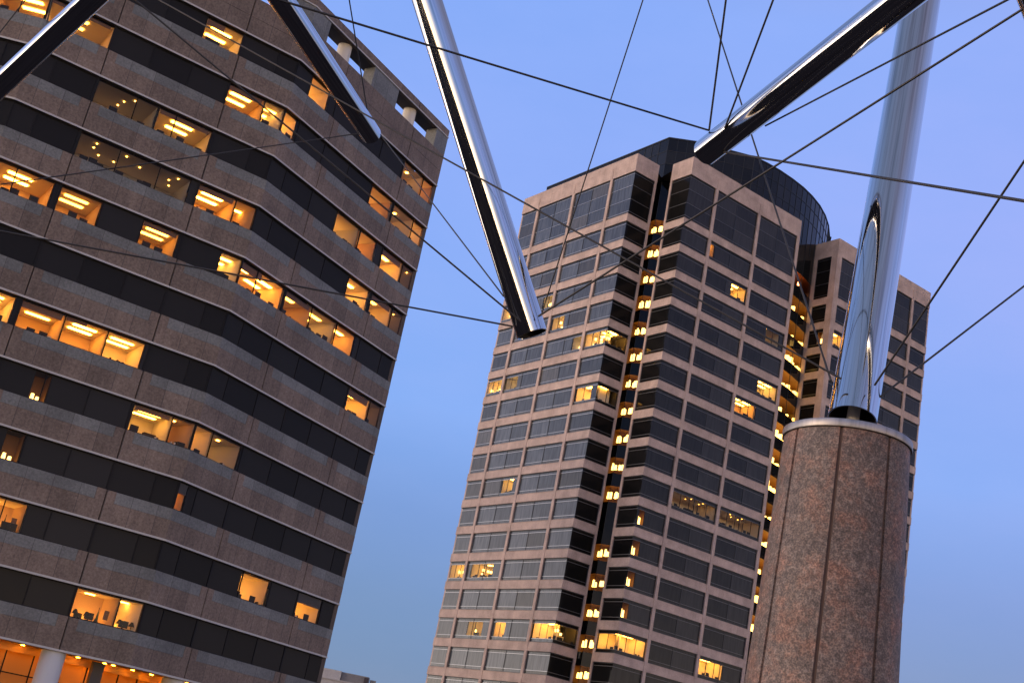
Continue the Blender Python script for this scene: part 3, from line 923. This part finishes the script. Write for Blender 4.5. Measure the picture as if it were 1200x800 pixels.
# ------------------------------------------------------------------ low building far behind, between the two
far = empty('low_building', (-20, 275, 0), 'pale flat roofed building low in the distance with rooftop plant', 'building')
stone('far_concrete', (.42, .39, .36), (.47, .44, .41), (.52, .49, .46), 2, rough=.85, spec=.15, bump=0)
stone('far_plant', (.2, .185, .18), (.24, .225, .215), (.28, .26, .25), 2, rough=.85, spec=.15, bump=0)
mat('far_vent', (.06, .045, .045), .8)
m_ = MB(); m_.box((-30, 280, 8.05), (46, 20, 16.1), 'far_concrete'); m_.box((-30, 280, 16.2), (46.4, 20.4, .25), 'far_concrete')
m_.build('wall', far)
m_ = MB()
for i in range(12): m_.box((-51 + 3.8 * i, 269.96, 13.2), (2.6, .1, 1.6), 'glass_dark')
m_.build('window_row', far)
m_ = MB(); m_.box((-26.2, 273.5, 17.25), (10.6, 4, 1.9), 'far_concrete'); m_.build('roof_room', far)
m_ = MB(); m_.box((-18.0, 274, 17.22), (5.7, 4, 1.8), 'far_plant'); m_.box((-15.6, 271.7, 17.3), (.9, .5, 1.2), 'far_vent'); m_.box((-14.2, 272.2, 17.0), (1.2, .8, 1.3), 'far_plant')
m_.build('roof_plant', far)

# ------------------------------------------------------------------ granite pedestal
PC = Vector((2.698, 9.382)); PR = .476
ped = empty('granite_pedestal', (PC.x, PC.y, 0), 'round speckled red granite pedestal with brown joints and a steel rim', 'pedestal')
def world_parent(o, par):
    o.parent = par
    o.matrix_parent_inverse = Matrix.Translation(-Vector(par.location))
    return o

def build_pedestal():
    m = MB()
    n_joint = 8; w = .0125 / PR
    prof = []
    for j in range(n_joint):
        c = j * 2 * math.pi / n_joint + rad(-90) - rad(5.5) - math.atan2(PC.x, PC.y)
        nx = 2 * math.pi / n_joint
        prof += [(c - w, PR, 0), (c - w * .8, PR - .012, 1), (c + w * .8, PR - .012, 1), (c + w, PR, 0)]
        for q in range(1, 12):
            prof.append((c + w + (nx - 2 * w) * q / 12, PR, 0))
    # batter: slightly wider at the foot
    zz = [(0, 1.34), (1.5, 1.225), (3.0, 1.115), (4.566, 1.0)]
    N_ = len(prof)
    rings = []
    for z, sc in zz:
        rings.append([Vector((PC.x + r * sc * math.cos(a), PC.y + r * sc * math.sin(a), z)) for a, r, _ in prof])
    i0 = 0
    for r in rings: m.v += [tuple(p) for p in r]
    for a in range(len(rings) - 1):
        for k in range(N_):
            k2 = (k + 1) % N_
            m.f.append((a * N_ + k, a * N_ + k2, (a + 1) * N_ + k2, (a + 1) * N_ + k))
            m.m.append(m.mi('caulk_brown' if prof[k][2] and prof[k2][2] else 'granite_red')); m.uv.append([(0, 0)] * 4)
    m.f.append(tuple((len(rings) - 1) * N_ + k for k in range(N_))); m.m.append(m.mi('granite_red')); m.uv.append([(0, 0)] * N_)
    world_parent(m.build('shaft', None, smooth=True), ped)
    # rolled steel rim
    c = MB()
    pr = [(PR + .006, 4.568), (PR + .014, 4.572), (PR + .016, 4.578), (PR + .016, 4.622), (PR + .013, 4.630), (PR + .005, 4.634), (.0001, 4.636)]
    n = 96
    c.ring_tube([[Vector((PC.x + r * math.cos(2 * math.pi * k / n), PC.y + r * math.sin(2 * math.pi * k / n), z)) for k in range(n)] for r, z in pr], 'brushed_steel')
    world_parent(c.build('rim', None, smooth=True), ped)
build_pedestal()

# ------------------------------------------------------------------ tensegrity sculpture: tubes held apart by cables
sculpt = empty('cable_sculpture', (PC.x, PC.y, 4.636), 'sculpture of polished steel tubes held in the air by thin dark cables', 'sculpture')
TUBES = [
    ((-8.413, 16.718, 8.937), (-5.071, 13.062, 10.316), .15),
    ((-2.622, 16.736, 10.126), (-4.363, 11.138, 10.035), .15),
    ((.173, 11.49, 5.709), (-2.38, 10.912, 10.446), .15),
    ((1.495, 11.067, 7.778), (3.055, 6.871, 8.101), .135),
    ((2.682, 9.247, 4.74), (3.812, 11.627, 13.484), .185),
    ((5.3226, 9.0108, 5.034), (3.044, 7.4485, 7.8117), .15),
]
def add_tube(a, b, r):
    a, b = Vector(a), Vector(b)
    d = (b - a).normalized()
    x = d.orthogonal().normalized(); y = d.cross(x)
    n = 72
    L = (b - a).length
    def ring(t, rr): return [a + d * t + rr * (math.cos(2 * math.pi * k / n) * x + math.sin(2 * math.pi * k / n) * y) for k in range(n)]
    m = MB()
    m.ring_tube([ring(.55, r - .010), ring(.006, r - .010)], 'tube_inside')
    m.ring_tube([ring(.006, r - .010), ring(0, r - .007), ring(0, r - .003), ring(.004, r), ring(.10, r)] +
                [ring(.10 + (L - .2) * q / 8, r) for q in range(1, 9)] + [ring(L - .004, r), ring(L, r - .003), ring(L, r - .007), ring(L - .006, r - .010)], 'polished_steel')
    m.ring_tube([ring(L - .006, r - .010), ring(L - .55, r - .010)], 'tube_inside')
    # bulkheads a little way in from the ends
    for t in (.5, L - .5):
        i = len(m.v); m.v += [tuple(p) for p in ring(t, r - .011)]
        m.f.append(tuple(range(i, i + n))); m.m.append(m.mi('tube_inside')); m.uv.append([(0, 0)] * n)
    o = m.build('tube', None, smooth=True)
    world_parent(o, sculpt)
    # fine weld line where the end collar meets the tube
    w = MB()
    for t in (.26, L - .26):
        w.ring_tube([ring(t - .003, r + .0005), ring(t - .002, r + .0012), ring(t + .002, r + .0012), ring(t + .003, r + .0005)], 'brushed_steel')
    q = w.build('weld_seam', None, smooth=True)
    q.parent = o
    q.matrix_parent_inverse = (Matrix.Translation(-Vector(sculpt.location))).copy()
    return o
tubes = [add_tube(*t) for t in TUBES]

CABLES = [  # start, end, radius, fitting at start / end
    ((-4.3, 7.23, 6.365), (1.474, 10.899, 7.925), .0115, 0, 1),
    ((-4.933, 12.228, 9.061), (2.522, 9.089, 4.994), .010, 0, 1),
    ((.198, 11.288, 5.827), (3.079, 7.507, 7.413), .0115, 1, 1),
    ((1.926, 10.435, 7.823), (3.3, 4.08, 6.27), .010, 1, 0),
    ((1.597, 10.92, 7.736), (3.53, 3.20, 3.53), .0125, 1, 0),
    ((.221, 11.285, 5.835), (.9, 7.43, 11.13), .0075, 1, 0),
    ((1.473, 10.896, 7.928), (1.02, 8.23, 10.21), .0125, 1, 0),
    ((1.565, 10.511, 7.756), (1.80, 6.85, 9.83), .0115, 1, 0),
    ((.809, 16.292, 15.641), (2.498, 9.287, 5.036), .0105, 0, 1),
    ((2.766, 9.041, 4.981), (3.40, 5.07, 7.36), .010, 1, 0),
    ((2.866, 9.209, 4.956), (6.33, 10.16, 8.77), .010, 1, 0),
    ((-3.75, 11.13, 12.46), (-2.62, 16.526, 10.097), .011, 0, 1),
    ((-2.46, 16.54, 10.056), (-.168, 11.482, 6.031), .0095, 1, 1),
    ((-7.0, 9.97, 9.30), (.05, 11.362, 5.765), .011, 0, 1),
    ((-8.4, 11.26, 5.52), (-.021, 11.429, 5.727), .0105, 0, 1),
    ((-8.6, 11.45, 4.73), (-2.731, 16.55, 10.028), .010, 0, 1),
    ((-7.4, 13.88, 7.37), (-5.77, 12.81, 10.41), .009, 0, 0),
    ((-6.785, 14.733, 9.773), (-5.8, 12.3, 9.78), .013, 1, 0),
]
for a, b, r, f0, f1 in CABLES:
    m = MB()
    a, b = Vector(a), Vector(b)
    m.cyl(a, b, r * .82, 'cable_steel', 10)
    o = world_parent(m.build('cable', None, smooth=True), sculpt)
    d = (b - a).normalized()
    t = MB()
    for on, p, s in ((f0, a, 1), (f1, b, -1)):
        if on:      # swaged end and clevis
            t.cyl(p, p + d * s * .13, r * 1.5, 'fitting_steel', 10)
            t.cyl(p - d * s * .02, p + d * s * .025, r * 2.5, 'fitting_steel', 10)
    if t.f:
        q = t.build('end_fitting', None, smooth=True)
        q.parent = o
        q.matrix_parent_inverse = Matrix.Translation(-Vector(sculpt.location))
# bearing pin that carries the leaning tube
m = MB()
b0 = Vector((2.70, 9.31, 4.63)); ax = (Vector(TUBES[4][1]) - Vector(TUBES[4][0])).normalized()
m.cyl(b0, Vector(TUBES[4][0]) + ax * .40, .055, 'column_stone', 20, r2=.04)
world_parent(m.build('bearing_pin', None, smooth=True), sculpt)

# ------------------------------------------------------------------ ground
def sheet(name, pts, z, m, kind='structure'):
    b = MB(); b.face([Vector((x, y, z)) for x, y in pts], m, [(x, y) for x, y in pts])
    return tag(b.build(name), kind=kind)
stone('paving_brick', (.022, .017, .015), (.032, .025, .022), (.045, .036, .032), 3, rough=1, spec=0, bump=.1)
stone('asphalt', (.022, .022, .023), (.032, .032, .033), (.042, .042, .043), 4, rough=1, spec=0, bump=.05)
sheet('ground', [(-4000, -4000), (4000, -4000), (4000, 4000), (-4000, 4000)], 0, 'asphalt')
sheet('plaza', [(-60, -70), (70, -70), (70, 55), (-60, 55)], .004, 'paving_brick')

# ------------------------------------------------------------------ street lamps on the plaza (mirrored in the tubes)
mat('lamp_post_paint', (.02, .022, .02), .5, .2)
mat('lamp_globe', (.9, .8, .6), .4, emit=(1, .36, .08), estr=90)
def street_lamp(x, y, first=[None]):
    if first[0] is None:
        root = empty('street_lamp', (0, 0, 0), 'black plaza street lamp with an orange globe', 'street lamp', 'plaza street lamps')
        p = MB(); p.cyl((0, 0, 0), (0, 0, .5), .14, 'lamp_post_paint', 14, r2=.09); p.cyl((0, 0, .5), (0, 0, 4.6), .06, 'lamp_post_paint', 12, r2=.045); p.cyl((0, 0, 4.6), (0, 0, 4.72), .13, 'lamp_post_paint', 12)
        p.build('post', root, smooth=True)
        g = MB(); n = 14
        g.ring_tube([[Vector((.24 * math.sin(t) * math.cos(2 * math.pi * k / n), .24 * math.sin(t) * math.sin(2 * math.pi * k / n), 4.93 - .24 * math.cos(t))) for k in range(n)] for t in [math.pi * q / 9 + (.02 if q == 0 else -.02 if q == 9 else 0) for q in range(10)]], 'lamp_globe', True)
        g.build('globe', root, smooth=True)
        first[0] = root
        r = root
    else:
        r = first[0].copy(); COL.objects.link(r)
        for ch in first[0].children:
            c = ch.copy(); COL.objects.link(c); c.parent = r
    r.location = (x, y, .004)
for x, y in ((34, 6), (48, 20), (46, -16), (24, -34), (6, -46), (62, -30), (55, 42)):
    street_lamp(x, y)

# ------------------------------------------------------------------ dusk light: sunset sky behind and to the left of the camera
SUN_AZ = (-.95, -.31)           # horizontal direction towards the sunset
SUN_EL = 2.0
SKY_BLUE = [(0.0, (.17, .235, .40)), (.12, (.187, .268, .49)), (.19, (.20, .305, .62)), (.27, (.232, .39, .83)), (.45, (.285, .41, .89)), (.57, (.265, .41, .90)), (.8, (.20, .25, .42)), (1.0, (.19, .21, .33))]
GLOW_AZ = (.10, -.995)
GLOW_W = (-.6, 1.0)
GLOW_P = 12.0
GLOW_S = 8.0
GLOW_COL = [(0.0, (1, .68, .36)), (.12, (1, .74, .46)), (.4, (.85, .66, .5)), (1.0, (.6, .5, .45))]
w = bpy.data.worlds.new('World'); S.world = w
w.use_nodes = True
nt = w.node_tree
bg = nt.nodes['Background']
sky = N(nt, 'ShaderNodeTexSky'); sky.sky_type = 'NISHITA'; sky.sun_disc = False
sky.sun_elevation = rad(SUN_EL)
sky.sun_rotation = math.atan2(SUN_AZ[0], SUN_AZ[1])
sky.air_density = 1.0; sky.dust_density = .6; sky.ozone_density = 4.0; sky.altitude = 0
LK = nt.links.new
tc = N(nt, 'ShaderNodeTexCoord')
sx = N(nt, 'ShaderNodeSeparateXYZ'); LK(tc.outputs['Generated'], sx.inputs[0])
# blue of the dusk sky, dimmer towards the horizon opposite the sunset
rp = ramp(nt, SKY_BLUE)
LK(sx.outputs['Z'], rp.inputs['Fac'])
# wide warm glow low behind the camera, added to fill the walls facing it
dt = N(nt, 'ShaderNodeVectorMath', operation='DOT_PRODUCT'); dt.inputs[1].default_value = (GLOW_AZ[0], GLOW_AZ[1], 0)
LK(tc.outputs['Generated'], dt.inputs[0])
lobe = N(nt, 'ShaderNodeMapRange'); lobe.interpolation_type = 'SMOOTHSTEP'
lobe.inputs['From Min'].default_value = GLOW_W[0]; lobe.inputs['From Max'].default_value = GLOW_W[1]
LK(dt.outputs['Value'], lobe.inputs['Value'])
om = N(nt, 'ShaderNodeMath', operation='SUBTRACT', use_clamp=True); om.inputs[0].default_value = 1.0; LK(sx.outputs['Z'], om.inputs[1])
pw = N(nt, 'ShaderNodeMath', operation='POWER'); pw.inputs[1].default_value = GLOW_P; LK(om.outputs[0], pw.inputs[0])
gm = N(nt, 'ShaderNodeMath', operation='MULTIPLY'); LK(lobe.outputs['Result'], gm.inputs[0]); LK(pw.outputs[0], gm.inputs[1])
gcol = ramp(nt, GLOW_COL); LK(sx.outputs['Z'], gcol.inputs['Fac'])
gs = N(nt, 'ShaderNodeVectorMath', operation='SCALE'); LK(gcol.outputs['Color'], gs.inputs[0]); LK(gm.outputs[0], gs.inputs['Scale'])
ga = N(nt, 'ShaderNodeVectorMath', operation='SCALE'); LK(gs.outputs['Vector'], ga.inputs[0]); ga.inputs['Scale'].default_value = GLOW_S
cn = N(nt, 'ShaderNodeTexNoise'); cn.inputs['Scale'].default_value = 2.6; cn.inputs['Detail'].default_value = 7; cn.inputs['Roughness'].default_value = .6
cm = N(nt, 'ShaderNodeMapping'); cm.inputs['Scale'].default_value = (1, 1, 2.4); LK(tc.outputs['Generated'], cm.inputs['Vector']); LK(cm.outputs['Vector'], cn.inputs['Vector'])
cr = ramp(nt, [(.32, (.91, .955, .98)), (.5, (1, 1, 1)), (.7, (1.12, 1.04, 1.01))]); LK(cn.outputs['Fac'], cr.inputs['Fac'])
lv = N(nt, 'ShaderNodeMapRange'); lv.inputs['From Min'].default_value = -.15; lv.inputs['From Max'].default_value = .42; LK(sx.outputs['X'], lv.inputs['Value'])
lr = ramp(nt, [(0.0, (.97, 1.0, 1.0)), (.6, (1.03, .995, .99)), (1.0, (1.15, .985, .965))]); LK(lv.outputs['Result'], lr.inputs['Fac'])
c1 = N(nt, 'ShaderNodeVectorMath', operation='MULTIPLY'); LK(rp.outputs['Color'], c1.inputs[0]); LK(cr.outputs['Color'], c1.inputs[1])
c2 = N(nt, 'ShaderNodeVectorMath', operation='MULTIPLY'); LK(c1.outputs['Vector'], c2.inputs[0]); LK(lr.outputs['Color'], c2.inputs[1])
ad = N(nt, 'ShaderNodeVectorMath', operation='ADD'); LK(c2.outputs['Vector'], ad.inputs[0]); LK(ga.outputs['Vector'], ad.inputs[1])
# bright band low over the sunset itself
d2 = N(nt, 'ShaderNodeVectorMath', operation='DOT_PRODUCT'); d2.inputs[1].default_value = (-.97, .24, 0)
LK(tc.outputs['Generated'], d2.inputs[0])
l2 = N(nt, 'ShaderNodeMapRange'); l2.interpolation_type = 'SMOOTHSTEP'
l2.inputs['From Min'].default_value = .50; l2.inputs['From Max'].default_value = .95
LK(d2.outputs['Value'], l2.inputs['Value'])
p2 = N(nt, 'ShaderNodeMath', operation='POWER'); p2.inputs[1].default_value = 6.0; LK(om.outputs[0], p2.inputs[0])
g2 = N(nt, 'ShaderNodeMath', operation='MULTIPLY'); LK(l2.outputs['Result'], g2.inputs[0]); LK(p2.outputs[0], g2.inputs[1])
b2_ = N(nt, 'ShaderNodeVectorMath', operation='SCALE'); b2_.inputs[0].default_value = (5.2, 4.3, 3.5); LK(g2.outputs[0], b2_.inputs['Scale'])
ab = N(nt, 'ShaderNodeVectorMath', operation='ADD'); LK(ad.outputs['Vector'], ab.inputs[0]); LK(b2_.outputs['Vector'], ab.inputs[1])
bs = N(nt, 'ShaderNodeVectorMath', operation='SCALE'); LK(ab.outputs['Vector'], bs.inputs[0]); bs.inputs['Scale'].default_value = 10.0
# the physical sky adds the low sun's scattering
a2 = N(nt, 'ShaderNodeVectorMath', operation='ADD'); LK(bs.outputs['Vector'], a2.inputs[0]); LK(sky.outputs['Color'], a2.inputs[1])
LK(a2.outputs['Vector'], bg.inputs['Color'])
bg.inputs['Strength'].default_value = .1

sl = bpy.data.lights.new('sun', 'SUN'); sl.energy = 1.7; sl.angle = rad(22); sl.color = (1, .74, .52)
so = bpy.data.objects.new('sun', sl); COL.objects.link(so)
dv = Vector((SUN_AZ[0], SUN_AZ[1], math.tan(rad(6)))).normalized()
so.rotation_euler = dv.to_track_quat('Z', 'Y').to_euler()

S.view_settings.view_transform = 'Standard'
S.view_settings.look = 'None'
S.view_settings.exposure = 0.0
S.view_settings.gamma = 1.0
S.cycles.use_denoising = True
try:
    S.cycles.denoiser = 'OPENIMAGEDENOISE'
except Exception:
    pass
S.cycles.max_bounces = 8
S.cycles.transparent_max_bounces = 8
S.cycles.sample_clamp_indirect = 6
S.cycles.use_light_tree = True
for p_ in (block, tower, far):
    for ch in p_.children:
        ch.matrix_parent_inverse = Matrix.Translation(-Vector(p_.location))
        for c2 in ch.children:
            c2.matrix_parent_inverse = Matrix.Identity(4)
